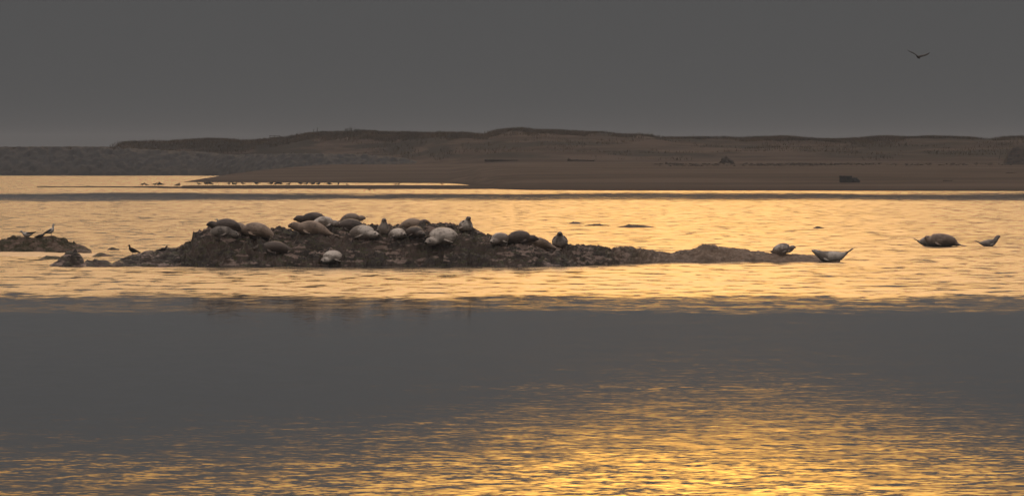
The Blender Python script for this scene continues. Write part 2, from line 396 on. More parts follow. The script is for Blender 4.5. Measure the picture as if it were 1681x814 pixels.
def small_rock(name, x0, x1, ytop, ybase, label, seed, sil=None, depth=1.6, step=.045, group=None):
    """a low reef rock with its own outline"""
    D0 = 60000. / (ybase - HOR)
    px = np.arange(x0 - 3, x1 + 3, step * F / D0 * 1.0); d = np.arange(D0 - .5, D0 + depth + .6, step)
    p, dd = np.meshgrid(px, d); x = (p - CX) * dd / F
    sil = sil or [(x0, ybase), (x0 + (x1 - x0) * .35, ytop), (x0 + (x1 - x0) * .6, ytop + 1), (x1, ybase)]
    zc = CAMH - (I(p, sil) - HOR) * (D0 + depth * .4) / F
    s = (dd - D0 + .12 * vnoise(x / .5, x * 0, seed)) / depth
    f = np.where(s < .4, sstep(s, -.12, .45) * 1.1 - .1, 1 - ((s - .4) / .5) ** 2 * .8)
    f = np.where(s < -.02, -.2, f)
    c1, _, ci = cells(x / .4, dd / .45, seed + 2)
    z = zc * f + (.12 * (ci - .5) + .07 * (.5 - c1) + .12 * fbm(x / .35, dd / .35, 3, seed + 3) + .22 * (.5 - 2 * np.abs(fbm(x / .6, dd / .6, 4, seed + 6, .6)))) * np.clip(zc * 2.0, .12, 1)
    z = np.where((p < x0 + .5) | (p > x1 - .5), -.3, z)
    o = link(name, grid_mesh(x, dd, np.maximum(z, -.5)), rock_m2 if D0 > 330 else rock_m)
    o.data.shade_flat(); tag(o, label, 'rock', group)
    return (p, dd, z)
rock_m2 = two_tone('mossy_rock', (.05, .042, .014), (.17, .115, .085), 1.8, .42, .6, .6, .4, (1, 1, 3), .04, 9., third=((.3, .2, .15), 2.6, .6, .72))
G1 = small_rock('shore_rock', -70, 152, 390, 415, 'mossy olive rock with three birds on it, cut by the edge of the picture', 110,
           [(-70, 399), (0, 396), (20, 393), (36, 391), (60, 390), (90, 392), (100, 396), (118, 398), (128, 404), (138, 405), (150, 411), (152, 415)], 3.4)
small_rock('shore_rock', 62, 112, 419, 425.5, 'thin flat dark rock between the mossy rock and the peaked rock', 120, depth=1.3)
small_rock('shore_rock', 79, 140, 414, 437, 'peaked dark brown rock standing in the water off the reef\'s low end', 130,
           [(79, 436), (95, 429), (112, 416), (122, 414), (130, 420), (138, 428), (140, 436)], 1.6)
small_rock('shore_rock', 134, 189, 426, 437, 'rounded low dark rock joining the peaked rock to the reef', 140,
           [(134, 434), (145, 427), (155, 425), (165, 428), (178, 429), (189, 436)], 1.3)
small_rock('shore_rock', 150, 187, 415, 421, 'thin rock strip behind the rounded low rock', 150, depth=1.2)
small_rock('shore_rock', 175, 197, 406, 410.5, 'tiny dark rock awash behind the low end of the reef', 160, depth=1.0)
small_rock('shore_rock', 1010, 1078, 368.5, 373.5, 'flat dark rock shape standing in for dark ripples in the bright water behind the reef', 170, depth=1.4)  # made-up rock: imitates a dark line of ripples

small_rock('shore_rock', 932, 960, 364, 367.6, 'short dark rock shape added for ruffled dark water, farthest from the camera in the bright water behind the reef', 180, depth=1.2)  # added rock, in place of a dark ruffled patch of water
small_rock('shore_rock', 958, 1004, 367, 370.8, 'thin dark rock shape added for ruffled dark water beside the flat one behind the reef', 190, depth=1.2)  # added too, shaped to give the dark of the ripples
small_rock('shore_rock', 1334, 1354, 371.5, 375, 'lone small dark rock awash between the reef\'s tip and the far shore', 200, depth=1.2)
# wet sand shoal showing between the two left-hand rocks
pq = np.arange(-60, 176, 2.); dq = np.arange(338, 356, .5); Pq, Dq = np.meshgrid(pq, dq); Xq = (Pq - CX) * Dq / F
zq = .10 - ((Dq - I(Pq, [(-60, 349), (60, 347), (170, 344)])) / I(Pq, [(-60, 5), (60, 5.5), (150, 2.5), (176, .5)])) ** 2 * .10 + .05 * fbm(Xq / 1.2, Dq / 1.5, 3, 210)
wet_sand = two_tone('wet_sand', (.12, .08, .06), (.26, .18, .14), 1.2, rough=.35, spec=.4)
tag(link('shoal', grid_mesh(Xq, Dq, np.maximum(zq, -.3)), wet_sand), kind='structure')

# ------------------------------------------------------------------ seals
def seal_mat(name, dark, pale, lo, hi, rough=.5):
    m, t, bs = new_mat(name, rough, .45)
    tcn = N(t, 'ShaderNodeTexCoord'); v = tcn.outputs['Object']
    sp = N(t, 'ShaderNodeSeparateXYZ'); t.links.new(v, sp.inputs[0])
    oi = N(t, 'ShaderNodeObjectInfo')
    ao = N(t, 'ShaderNodeVectorMath', operation='ADD'); t.links.new(v, ao.inputs[0])
    cmb = N(t, 'ShaderNodeCombineXYZ'); t.links.new(math_(t, 'MULTIPLY', oi.outputs['Random'], 40.), cmb.inputs[0]); t.links.new(cmb.outputs[0], ao.inputs[1])
    f1 = noise_tex(t, 2.2, 4, .6, ao.outputs[0]); f2 = noise_tex(t, 13., 3, .6, ao.outputs[0])
    base = mix(t, maprange(t, f1, lo, hi), pale, dark)
    base = mix(t, math_(t, 'MULTIPLY', maprange(t, f2, .56, .66), .55), base, tuple(c * .45 for c in dark))
    belly = maprange(t, sp.outputs[2], .05, .30, 1., 0.)
    base = mix(t, math_(t, 'MULTIPLY', belly, .35), base, pale)
    t.links.new(base, bs.inputs[0])
    bn = N(t, 'ShaderNodeBump', inputs={'Strength': .25, 'Distance': .01}); t.links.new(noise_tex(t, 30., 3, .6, v), bn.inputs['Height']); t.links.new(bn.outputs[0], bs.inputs['Normal'])
    return m
SM = {
    'pale': seal_mat('pale_seal_fur', (.25, .21, .18), (.76, .69, .62), .40, .60),
    'tan': seal_mat('tan_seal_fur', (.15, .11, .085), (.36, .28, .215), .42, .66),
    'brown': seal_mat('brown_seal_fur', (.22, .16, .12), (.42, .32, .25), .42, .66),
    'grey': seal_mat('grey_seal_fur', (.12, .105, .095), (.42, .37, .33), .42, .66),
    'dark': seal_mat('dark_seal_fur', (.04, .03, .026), (.13, .10, .085), .40, .66, .4),
}
eye_m = two_tone('dark_eye', (.008, .007, .006), (.015, .012, .01), 9., rough=.15, spec=.6)

def catmull(P, n):
    P = [np.array(p, float) for p in P]; out = []
    Q = [2 * P[0] - P[1]] + P + [2 * P[-1] - P[-2]]
    for i in range(len(P) - 1):
        for k in range(n):
            t_ = k / n; a, b, c, d = Q[i:i + 4]
            out.append(.5 * ((2 * b) + (c - a) * t_ + (2 * a - 5 * b + 4 * c - d) * t_ ** 2 + (3 * b - a - 3 * c + d) * t_ ** 3))
    out.append(P[-1]); return out
def loft(vs, fs, pts, seg=14, n=4, upv=(0, 0, 1)):
    """pts: x, y, z, half-width, half-height along a spine; closed tube"""
    S = catmull(pts, n); m = len(S); i0 = len(vs); up0 = Vector(upv)
    for i, p in enumerate(S):
        a = Vector(S[max(i - 1, 0)][:3]); b = Vector(S[min(i + 1, m - 1)][:3]); tn = (b - a).normalized()
        side = tn.cross(up0)
        if side.length < .05: side = tn.cross(Vector((0, 1, .3)))
        side.normalize(); u = side.cross(tn).normalized()
        c = Vector(p[:3]); w, h = max(p[3], .003), max(p[4], .003)
        for k in range(seg):
            an = 2 * math.pi * k / seg
            vs.append(tuple(c + side * (math.cos(an) * w) + u * (math.sin(an) * h)))
    for i in range(m - 1):
        for k in range(seg):
            a = i0 + i * seg + k; b = i0 + i * seg + (k + 1) % seg
            fs.append((a, b, b + seg, a + seg))
    fs.append(tuple(i0 + k for k in range(seg))[::-1]); fs.append(tuple(i0 + (m - 1) * seg + k for k in range(seg)))
# body stations: tail -> nose. (x, y, z, w, h); body rests on z=0
def pose_side(headup=.0, tailup=.0, bend=.0, fat=1.):
    f = fat * 1.10
    return [(-.72, -bend, .10 + tailup * .9, .07, .05), (-.60, -bend * .7, .11 + tailup * .6, .10, .085), (-.42, -bend * .3, .17 * f + tailup * .25, .17 * f, .16 * f),
            (-.18, 0, .235 * f, .25 * f, .235 * f), (.06, 0, .255 * f, .27 * f, .255 * f), (.28, 0, .235 * f + headup * .12, .235 * f, .225 * f),
            (.45, bend * .2, .22 + headup * .42, .172, .172), (.56, bend * .35, .23 + headup * .72, .155, .158), (.66, bend * .5, .235 + headup * .95, .152, .15),
            (.76, bend * .6, .225 + headup * 1.05, .095, .09), (.835, bend * .7, .205 + headup * 1.05, .062, .052), (.86, bend * .72, .20 + headup * 1.05, .03, .03)]
def pose_upright(h=.62, fat=1.):
    f = fat
    return [(-.70, .05, .08, .08, .05), (-.52, .02, .12, .12, .10), (-.30, 0, .19 * f, .20 * f, .19 * f), (-.08, 0, .235 * f, .26 * f, .23 * f),
            (.10, 0, .26 * f, .275 * f, .24 * f), (.20, 0, h * .58, .235 * f, .20 * f), (.245, 0, h * .80, .175 * f, .16), (.27, 0, h * .98, .140, .13), (.32, 0, h * 1.10, .132, .125),
            (.42, 0, h * 1.14, .09, .08), (.49, 0, h * 1.12, .058, .048), (.515, 0, h * 1.115, .028, .025)]
BLOCK = [(-.76, .05, .09, .06, .04), (-.62, .03, .12, .10, .09), (-.50, 0, .19, .20, .17), (-.32, 0, .24, .26, .24), (-.05, 0, .27, .29, .275), (.22, 0, .27, .28, .27),
         (.40, 0, .27, .23, .235), (.50, 0, .31, .16, .16), (.57, 0, .36, .115, .115), (.64, 0, .39, .07, .065), (.67, 0, .40, .03, .03)]
BOAT = [(-.74, 0, .45, .06, .04), (-.62, 0, .37, .09, .085), (-.42, 0, .28, .18, .18), (-.18, 0, .235, .25, .235), (.08, 0, .24, .27, .25), (.30, 0, .26, .24, .235), (.44, 0, .32, .19, .185),
        (.55, 0, .38, .145, .145), (.65, 0, .44, .125, .12), (.75, 0, .48, .085, .075), (.82, 0, .50, .05, .042), (.845, 0, .505, .025, .025)]
def make_seal_mesh(st, mat, flip=1, tailspread=.20, lie=0.):
    vs, fs = [], []
    loft(vs, fs, st, 16, 4)
    # hind flippers: two flat fans from the tail end
    T = Vector(st[0][:3]); T2 = Vector(st[2][:3]); dr_ = (T - T2).normalized()
    for s in (-1, 1):
        sd = Vector((0, 1, 0)) * s
        p0 = T - dr_ * .10 + sd * .03; p1 = T + dr_ * .05 + sd * (.05); p2 = T + dr_ * .17 + sd * (.05 + tailspread * .35) + Vector((0, 0, .02)); p3 = T + dr_ * .25 + sd * (.06 + tailspread * .6) + Vector((0, 0, .03))
        loft(vs, fs, [(*p0, .05, .04), (*p1, .055, .028), (*p2, .085, .022), (*p3, .065, .016)], 10, 3)
    # fore flippers
    B = Vector(st[5][:3]); wB = st[5][3]
    for s in (-1, 1):
        p0 = B + Vector((.0, s * wB * .75, -.08)); p1 = B + Vector((-.05, s * (wB + .03), -.14)); p2 = B + Vector((-.14, s * (wB + .07), -.17)); p3 = B + Vector((-.23, s * (wB + .08), -.185))
        for p in (p1, p2, p3): p.z = max(p.z, .03)
        loft(vs, fs, [(*p0, .06, .04), (*p1, .065, .032), (*p2, .055, .024), (*p3, .035, .016)], 10, 3)
    me = mesh_from(vs, fs)
    bm = bmesh.new(); bm.from_mesh(me); bmesh.ops.recalc_face_normals(bm, faces=bm.faces); bm.to_mesh(me); bm.free()
    tmp = bpy.data.objects.new("tmp", me); C.objects.link(tmp)
    md = tmp.modifiers.new("r", 'REMESH'); md.mode = 'VOXEL'; md.voxel_size = .019
    m2 = tmp.modifiers.new("s", 'SMOOTH'); m2.factor = .5; m2.iterations = 3
    dg = bpy.context.evaluated_depsgraph_get(); dg.update()
    out = bpy.data.meshes.new_from_object(tmp.evaluated_get(dg))
    bpy.data.objects.remove(tmp); bpy.data.meshes.remove(me)
    out.materials.clear(); out.materials.append(mat); out.materials.append(eye_m)
    # eyes and nose tip: faces of the same mesh near those points
    hd = Vector(st[-3][:3]); nose = Vector(st[-1][:3]); bk = Vector(st[-4][:3]); ax = (nose - bk).normalized()
    side = ax.cross(Vector((0, 0, 1))); side = side.normalized() if side.length > .05 else Vector((0, 1, 0)); u = side.cross(ax).normalized()
    if u.z < 0: u = -u
    eyes = [hd * .75 + bk * .25 + side * (s * .074) + u * .056 for s in (-1, 1)]
    for p in out.polygons:
        c = p.center
        if min((c - e_).length for e_ in eyes) < .036 or (c - (nose + u * .012)).length < .048: p.material_index = 1
    out.shade_smooth()
    return out

def ground_hit(px, py, fz, d0=311.9, d1=330):
    """nearest point of the line of sight through (px, py) with the rock"""
    D = np.arange(d0, d1, .02); z = fz(np.full_like(D, px), D); ray = CAMH - (py - HOR) * D / F
    below = np.nonzero(z >= ray)[0]
    i = below[0] if len(below) else int(np.argmin(ray - z))
    return float(D[i]), float(z[i])
SEALS = [
 # px, base py, yaw(deg; 0 = right, -90 = towards the camera), pitch, scale, tone, pose, label, forced D
 (373, 380, 177, 0, 1.05, 'dark', pose_side(.08, .02), 'dark wet seal lying along the reef crest behind the oval pale-rimmed seal', None),
 (364, 390, -22, 0, .98, 'grey', pose_side(-.10, -.02, 0, 1.05), 'oval grey seal with a pale bright rim, lying curled at the reef\'s high outer end', None),
 (421, 390, 184, -4, 1.20, 'brown', pose_side(.12, -.03, 0, 1.0), 'large light brown seal on the crest, head raised beside the oval seal', None),
 (452, 415, 182, 0, 1.12, 'dark', pose_side(-.06, -.02, 0, .82), 'slim grey seal alone low on the reef\'s front slope', None),
 (516, 368, 188, 4, 1.04, 'dark', pose_side(.07, -.07, 0, .95), 'dark brown seal with its pointed head held out over the crest', None),
 (531, 374, 14, 0, .85, 'pale', pose_side(-.03, 0, 0, 1.0), 'small pale seal wedged between the dark brown seal and the long pale one', None),
 (512, 386, 181, -3, 1.22, 'brown', pose_side(.07, -.03, 0, .92), 'long sleek pale tan seal stretched out just below the crest', None),
 (576, 366, 22, 0, .80, 'tan', pose_side(.05, 0, 0, 1.0), 'small brown seal peeking up behind the crest, head to one side', None),
 (577, 381, 184, -3, 1.12, 'dark', pose_side(.02, -.04, 0, .95), 'very dark seal sprawled behind the white faced seal', None),
 (594, 393, -46, -4, 1.28, 'pale', pose_side(-.07, 0, 0, 1.12), 'whitish fat seal facing out with its muzzle lowered onto the rock', None),
 (629, 385, -80, 0, .86, 'grey', pose_upright(.66, 1.15), 'small grey brown seal sitting upright beside the whitish fat seal', None),
 (652, 393, -68, -6, 1.08, 'pale', pose_side(-.04, 0, 0, 1.05), 'round pale blotched seal between the upright grey seal and the bright-rimmed dark seal', None),
 (680, 391, -62, -3, 1.10, 'dark', pose_side(-.05, 0, 0, 1.08), 'dark seal with a curved back facing out, right against the round blotched seal', None),
 (676, 375, -4, 0, .88, 'brown', pose_side(.12, -.02, 0, .95), 'brown seal lying behind the huddle with its blunt head to the open water', None),
 (728, 402, -128, 0, 1.45, 'pale', pose_side(-.10, 0, 0, 1.22), 'plump cream seal with a dark face lying alone on the flat shelf', None),
 (547, 433, -120, 0, 1.12, 'pale', pose_side(-.11, 0, 0, 1.1), 'round whitish seal lowest on the front of the reef at the waterline', None),
 (764, 380, -62, 0, .88, 'pale', pose_upright(.60, 1.25), 'pale seal sitting up alone on the dark ridge with head raised', None),
 (822, 401, -118, 0, 1.05, 'pale', pose_side(-.08, 0, 0, 1.1), 'small round pale faced seal at the start of the reef\'s low shelf', None),
 (852, 401, 3, -2, 1.0, 'dark', pose_side(-.03, -.02, 0, 1.05), 'dark humped seal lying behind the two pale seals on the low shelf', None),
 (884, 406, 184, -4, 1.02, 'brown', pose_side(.02, -.05, 0, .8), 'long fawn seal lying beside the upright vase-shaped seal', None),
 (919, 408, -90, 0, .98, 'grey', pose_upright(.60, 1.30), 'vase-shaped grey seal sitting bolt upright on the low end of the shelf', None),
 (1284, 418, -10, 0, .72, 'pale', pose_side(.26, .16, 0, 1.35), 'pale seal with head and tail lifted on the thin tail of the reef', None),
 (1364, 430, 181, 0, 1.02, 'pale', BOAT, 'pale grey seal arched like a boat, nose and tail high, at the reef\'s thin tip', None),
]
seal_objs = []
for i, (px, py, yaw, pitch, s, tone, st, label, fd) in enumerate(SEALS):
    D, z = ground_hit(px, py, reef_z)
    o = bpy.data.objects.new('seal', make_seal_mesh(st, SM[tone])); C.objects.link(o)
    z = max(z, .0)
    o.location = at(px, D + .18 * s, z - .03); o.scale = (s, s, s * (.80 if (-130 < yaw < -40 and st[7][2] < .35) else 1))
    o.rotation_euler = (0, R(-pitch) if False else R(pitch), R(yaw))
    tag(o, label, 'seal', 'seals hauled out on the reef'); seal_objs.append(o)
# seals on sunken rocks further out
def far_seal(px, py, yaw, s, tone, st, label, dD=0.):
    D = 60000. / (py - HOR) + dD
    o = bpy.data.objects.new('seal', make_seal_mesh(st, SM[tone])); C.objects.link(o)
    o.location = at(px, D, -.03); o.scale = (s, s, s); o.rotation_euler = (0, 0, R(yaw))
    tag(o, label, 'seal', 'seals resting in the open water')
far_seal(1545, 404.5, 178, 1.28, 'brown', BLOCK, 'big brown seal hauled out on an awash rock in the open water')
far_seal(1524, 404.3, 8, .80, 'pale', pose_side(-.02, .34, 0, 1.25), 'pale seal half hidden behind the big brown seal, its tail flippers lifted', 1.3)
far_seal(1623, 404.0, 2, .72, 'grey', pose_side(.48, .26, 0, .95), 'small slender seal alone in the open water, head and tail up')

# ------------------------------------------------------------------ birds
white_f = two_tone('white_feathers', (.55, .52, .48), (.70, .67, .63), 8., rough=.8)
dark_f = two_tone('dark_feathers', (.02, .018, .017), (.05, .045, .042), 8., rough=.7)
grey_f = two_tone('grey_feathers', (.05, .052, .055), (.09, .09, .095), 8., rough=.8)
bill_m = two_tone('bill', (.22, .12, .03), (.30, .17, .05), 8., rough=.5)
def bird(name, mat, wing_mat, neck=1., wings=0, tuck=1):
    """standing bird facing +x, feet at the origin; body is one mesh, wings its parts"""
    vs, fs = [], []
    loft(vs, fs, [(-.30, 0, .17, .015, .01), (-.20, 0, .185, .05, .025), (-.08, 0, .20, .075, .065), (.04, 0, .22, .082, .085), (.13, 0, .255, .062, .068), (.165, 0, .30 + .02 * neck, .038, .04),
                  (.185, 0, .33 + .05 * neck, .042, .042), (.22, 0, .335 + .055 * neck, .034, .033), (.255, 0, .325 + .055 * neck, .014, .013), (.30, 0, .315 + .055 * neck, .006, .007)], 12, 3)
    for s in (-1, 1):
        loft(vs, fs, [(.01, s * .03, .16, .012, .012), (.015, s * .03, .08, .007, .007), (.005, s * .03, .0, .007, .007), (.05, s * .035, -.005, .02, .005)], 6, 2)
    me = mesh_from(vs, fs)
    o = link(name, me, mat)
    for s in (-1, 1):
        v2, f2 = [], []
        loft(v2, f2, [(.05, s * .062, .27, .014, .012), (-.03, s * .080, .255, .012, .024), (-.14, s * .068, .22, .012, .026), (-.30, s * .03, .185, .008, .016), (-.36, s * .015, .18, .004, .006)], 8, 3)
        link('wing', mesh_from(v2, f2), wing_mat, o)
    return o
def flying(name, mat, wing_mat, dih, drop, sweep=-.10, span=.66):
    vs, fs = [], []
    loft(vs, fs, [(-.27, 0, .0, .055, .008), (-.18, 0, .0, .035, .02), (-.05, 0, 0, .065, .06), (.08, 0, 0, .065, .062), (.16, 0, .02, .04, .042), (.21, 0, .025, .036, .036), (.26, 0, .015, .012, .012), (.30, 0, .01, .005, .006)], 12, 3)
    o = link(name, mesh_from(vs, fs), mat)
    for s in (-1, 1):
        v2, f2 = [], []
        d1, d2 = dih[0 if s < 0 else 1], drop[0 if s < 0 else 1]
        loft(v2, f2, [(.04, s * .03, .03, .13, .035), (.05, s * span * .28, .03 + d1 * .6, .12, .026), (.06, s * span * .52, .03 + d1, .09, .020), (sweep * .3, s * span * .8, .03 + d1 + d2 * .5, .06, .014), (sweep, s * span, .03 + d1 + d2, .012, .005)], 8, 3)
        link('wing', mesh_from(v2, f2), wing_mat, o)
    return o
def put(o, px, D, z, yaw, s=1., pitch=0., roll=0., fat=1.):
    o.location = at(px, D, z); o.rotation_euler = (R(roll), R(pitch), R(yaw)); o.scale = (s, s * fat, s * (1 + (fat - 1) * .7)); return o
def clone(o, **kw):
    c = o.copy(); C.objects.link(c)
    for ch in o.children:
        k = ch.copy(); C.objects.link(k); k.parent = c
    return c
# high flyer
b = flying('bird', dark_f, dark_f, (.26, .12), (.12, .10), -.10, .78)
put(b, 1507, 440, zat(94, 440), -66, 1.0, 26, 0)
tag(b, 'dark gull flying alone with raised wings high in the grey sky', 'bird')
b = flying('bird', grey_f, dark_f, (.12, .12), (-.34, -.34), -.05, .60)
put(b, 606.5, 700, zat(312, 700), 80, 1.0)
tag(b, 'gull flying low over the channel with arched drooping wings', 'bird')

def surf(px, py, G):
    p, dd, z = G; j = int(np.argmin(abs(p[0] - px))); col = z[:, j]; ray = CAMH - (py - HOR) * dd[:, j] / F
    h = np.nonzero(col >= ray)[0]; i = h[0] if len(h) else int(np.argmin(ray - col))
    return float(dd[i, j]), float(col[i])
gull = bird('bird', white_f, dark_f)
D_, z_ = surf(52, 394, G1); put(gull, 51, D_ + .1, z_ - .05, 186, 1.15, 26, 0, 1.5); tag(gull, 'white gull with dark wings bending its head down on the mossy rock', 'bird', 'birds on the mossy rock')
g2_ = clone(gull); D_, z_ = surf(86, 392, G1); put(g2_, 85, D_ + .1, z_ - .02, 14, 1.1, -14, 0, 1.45); tag(g2_, 'white gull standing upright on the mossy rock with dark tail cocked', 'bird', 'birds on the mossy rock')
sb = bird('bird', grey_f, grey_f, -.8); D_, z_ = surf(66, 392, G1); put(sb, 66, D_ + .1, z_ - .10, -20, .9, 0, 0, 1.2); tag(sb, 'small grey bird crouching between the two white gulls', 'bird', 'birds on the mossy rock')
db_ = bird('bird', dark_f, dark_f, .6)
D_, z_ = ground_hit(215, 419, reef_z); put(db_, 217, D_ + .1, z_ - .03, 180, .95, -8, 0, 1.3); tag(db_, 'black bird standing on the low end of the reef', 'bird')
dk = clone(db_); D_, z_ = ground_hit(268, 413, reef_z); put(dk, 267, D_ + .2, z_ - .1, 0, .85); tag(dk, 'little dark bird squatting low beside the black standing bird', 'bird')
tg = clone(gull); D_, z_ = ground_hit(364, 376, reef_z); put(tg, 363, D_ + 1.3, zat(375, D_ + 1.3) + .02, 200, .95); tag(tg, 'pale gull showing behind the dark seal on the crest', 'bird')

# flock on the sandbar
flock = bird('bird', dark_f, dark_f, .2)
FL = [234, 239, 254, 261, 264, 291, 294, 327, 338, 341, 345, 376, 383, 386, 399, 422, 445, 453, 457, 459, 474, 493, 503, 513, 523, 539, 542, 556, 570, 649, 655, 726]
lab = 'small dark gull standing in the flock along the thin sandbar'
for i, px in enumerate(FL):
    o = flock if i == 0 else clone(flock)
    D = 962 + random.uniform(-6, 14)
    jb = int(np.argmin(abs(pb - px))); ib = int(np.argmin(abs(db - D)))
    z = max(float(Zb[ib, jb]), 0.0)
    put(o, px, D, z - .01, random.choice((0, 180, 20, 200, 160, -60)) + random.uniform(-15, 15), (1.35 if px < 560 else .8) * random.uniform(.85, 1.15), random.uniform(-12, 8))
    tag(o, lab, 'bird', 'gulls on the sandbar')

# ------------------------------------------------------------------ driftwood and the rest of the beach
drift_m = two_tone('driftwood', (.035, .028, .022), (.085, .065, .05), 2., rough=.85, mscale=(1, 4, 4))
def tpos(px, D):
    return at(px, D, float(terrain_z(np.array(float(px)), np.array(float(D)))))
def beach_hit(px, py):
    D = np.arange(870, 1400, .5); z = terrain_z(np.full_like(D, px), D); ray = CAMH - (py - HOR) * D / F
    h = np.nonzero(z >= ray)[0]; i = h[0] if len(h) else -1
    return float(D[i])
def log_mesh(L, r, bend=.1, root=0., branches=()):
    vs, fs = [], []
    k = 9; pts = []
    for i in range(k):
        u = i / (k - 1); rr = r * (1 - .45 * u) * random.uniform(.85, 1.15)
        if i == 0: rr *= 1 + root
        pts.append((-L / 2 + L * u, bend * math.sin(u * 5), rr * .8 + bend * .6 * math.sin(u * 3.0) * .3, rr, rr))
    loft(vs, fs, pts, 10, 3)
    for (x, dx, dz, rr) in branches:
        loft(vs, fs, [(x, 0, r * .6, rr, rr), (x + dx * .5, .1, r * .6 + dz * .6, rr * .8, rr * .8), (x + dx, .15, r * .6 + dz, rr * .4, rr * .4)], 7, 2)
    return mesh_from(vs, fs)
def log(px, py, L, r, label, yaw=0, **kw):
    D = beach_hit(px, py); o = link('driftwood_log', log_mesh(L, r, **kw), drift_m); p = tpos(px, D); o.location = p - Vector((0, 0, .04)); o.rotation_euler = (0, 0, R(yaw))
    tag(o, label, 'driftwood', 'driftwood on the beach'); return D
log(823, 265, 5.8, .26, 'long straight dark log on the upper beach, nearest the highest dune')
log(954, 264.5, 4.6, .17, 'driftwood log with a raised root knob at one end', 3, bend=.25, root=1.0, branches=[(-2.0, -.25, .5, .12), (2.1, .3, .25, .08)])
log(1108, 269.5, 3.2, .14, 'small twisted stick of driftwood between the root log and the stump', -6, bend=.3, root=.8)
log(1556, 297.5, 1.2, .09, 'short splinter of driftwood on the bare sand beyond the crate', 12, bend=.1, branches=[(.3, .35, .12, .04)])
log(1660, 284.5, 1.5, .07, 'short pale stick on the sand below the eroded bank', -4, bend=.1)
# root stump
def lump_mesh(w, d, h, seed, jag=.25, n=26, conc=1.6):
    u = np.linspace(0, 2 * np.pi, n * 2, endpoint=False); v = np.linspace(0, 1, n)
    vs, fs = [], []
    for j, vv in enumerate(v):
        ang = vv * np.pi / 2
        for k, uu in enumerate(u):
            rr = math.cos(ang) ** (1 / conc); nn = 1 + jag * float(fbm(np.array(math.cos(uu) * 2.2 + 5 + vv * 3), np.array(math.sin(uu) * 2.2 + vv * 4), 4, seed))
            vs.append((w / 2 * rr * math.cos(uu) * nn, d / 2 * rr * math.sin(uu) * nn, h * math.sin(ang) * nn - .1))
    m = len(u)
    for j in range(n - 1):
        for k in range(m): fs.append((j * m + k, j * m + (k + 1) % m, (j + 1) * m + (k + 1) % m, (j + 1) * m + k))
    fs.append(tuple((n - 1) * m + k for k in range(m)))
    return mesh_from(vs, fs)
D_ = beach_hit(1192, 268)
st_ = link('tree_stump', lump_mesh(2.1, 1.4, .75, 5, .9, conc=.9), drift_m); st_.location = tpos(1192, D_)
vs, fs = [], []
for k in range(16):
    a = random.uniform(-1.2, 1.2); b_ = random.uniform(-.9, .9); L = random.uniform(.5, 1.15)
    if abs(a) > .7: L *= .7
    loft(vs, fs, [(a * .2, b_ * .2, .3, .09, .09), (a * .45, b_ * .4, .3 + L * .55, .06, .06), (a * .75, b_ * .6, .35 + L * (1 - abs(a) * .4), .015, .015)], 6, 2)
link('roots', mesh_from(vs, fs), drift_m, st_)
tag(st_, 'pointed dark root stump standing on the beach below the dunes', 'stump')
# dark crate with a heap of netting beside it
crate_m = two_tone('weathered_crate', (.028, .032, .034), (.055, .058, .06), 3., rough=.8)
D_ = beach_hit(1388, 299.5)
def box(vs, fs, x0, x1, y0, y1, z0, z1):
    i = len(vs)
    vs += [(x0, y0, z0), (x1, y0, z0), (x1, y1, z0), (x0, y1, z0), (x0, y0, z1), (x1, y0, z1), (x1, y1, z1), (x0, y1, z1)]
    fs += [(i, i + 3, i + 2, i + 1), (i + 4, i + 5, i + 6, i + 7), (i, i + 1, i + 5, i + 4), (i + 1, i + 2, i + 6, i + 5), (i + 2, i + 3, i + 7, i + 6), (i + 3, i, i + 4, i + 7)]
cr_ = bpy.data.objects.new('crate', None); C.objects.link(cr_); cr_.location = tpos(1387.5, D_) - Vector((0, 0, .05)); cr_.rotation_euler = (0, R(1), R(4))
vs, fs = [], []
box(vs, fs, -.72, .72, -.46, .46, .03, .80); link('box', mesh_from(vs, fs), crate_m, cr_, smooth=False)
vs, fs = [], []
for k in range(5):
    z0 = .03 + k * .165; box(vs, fs, -.77, .77, -.50, -.463, z0, z0 + .135)
link('front_slats', mesh_from(vs, fs), crate_m, cr_, smooth=False)
vs, fs = [], []
box(vs, fs, -.80, .80, -.52, .50, .803, .87); link('lid', mesh_from(vs, fs), crate_m, cr_, smooth=False)
for s in (-1, 1):
    vs, fs = [], []
    box(vs, fs, s * .74 - .05, s * .74 + .05, -.54, -.503, .0, .80); link('corner_post', mesh_from(vs, fs), crate_m, cr_, smooth=False)
tag(cr_, 'dark square wooden crate sitting on the lower beach', 'crate')
nh = link('net_heap', lump_mesh(1.1, .9, .52, 9, .7), crate_m); nh.location = tpos(1403.5, D_); tag(nh, 'low dark heap lying against the crate on the beach', 'heap')
# eroded bank at the edge of the frame
bank_m = two_tone('eroded_earth', (.012, .009, .008), (.045, .033, .026), .8, rough=.95, mscale=(1, 1, 2.5))
pk = np.arange(1640, 1860, .9); dk_ = np.arange(1190, 1240, .6)
P5, D5 = np.meshgrid(pk, dk_); X5 = (P5 - CX) * D5 / F
gz = terrain_z(P5, D5)
topp = I(P5, [(1640, 0), (1646, .15), (1651, 1.1), (1655, 2.2), (1664, 2.9), (1690, 3.1), (1800, 2.9), (1850, .3), (1860, 0)])
Zk = gz - .15 + topp * sstep(D5 + 2.5 * fbm(X5 / 1.5, D5 / 3, 3, 81), 1196, 1206) * (1 - sstep(D5, 1222, 1238)) + np.where(topp > .5, .35 * fbm(X5 / .8, D5 / 1.2, 4, 80), 0)
bk_ = link('earth_bank', grid_mesh(X5, D5, Zk), bank_m); tag(bk_, 'steep dark eroded earth bank rising from the beach, cut by the picture\'s edge', 'bank')
bgp = [((random.uniform(1656, 1840) - CX) * d_ / F, d_, 0) for d_ in [random.uniform(1206, 1222) for _ in range(260)]]
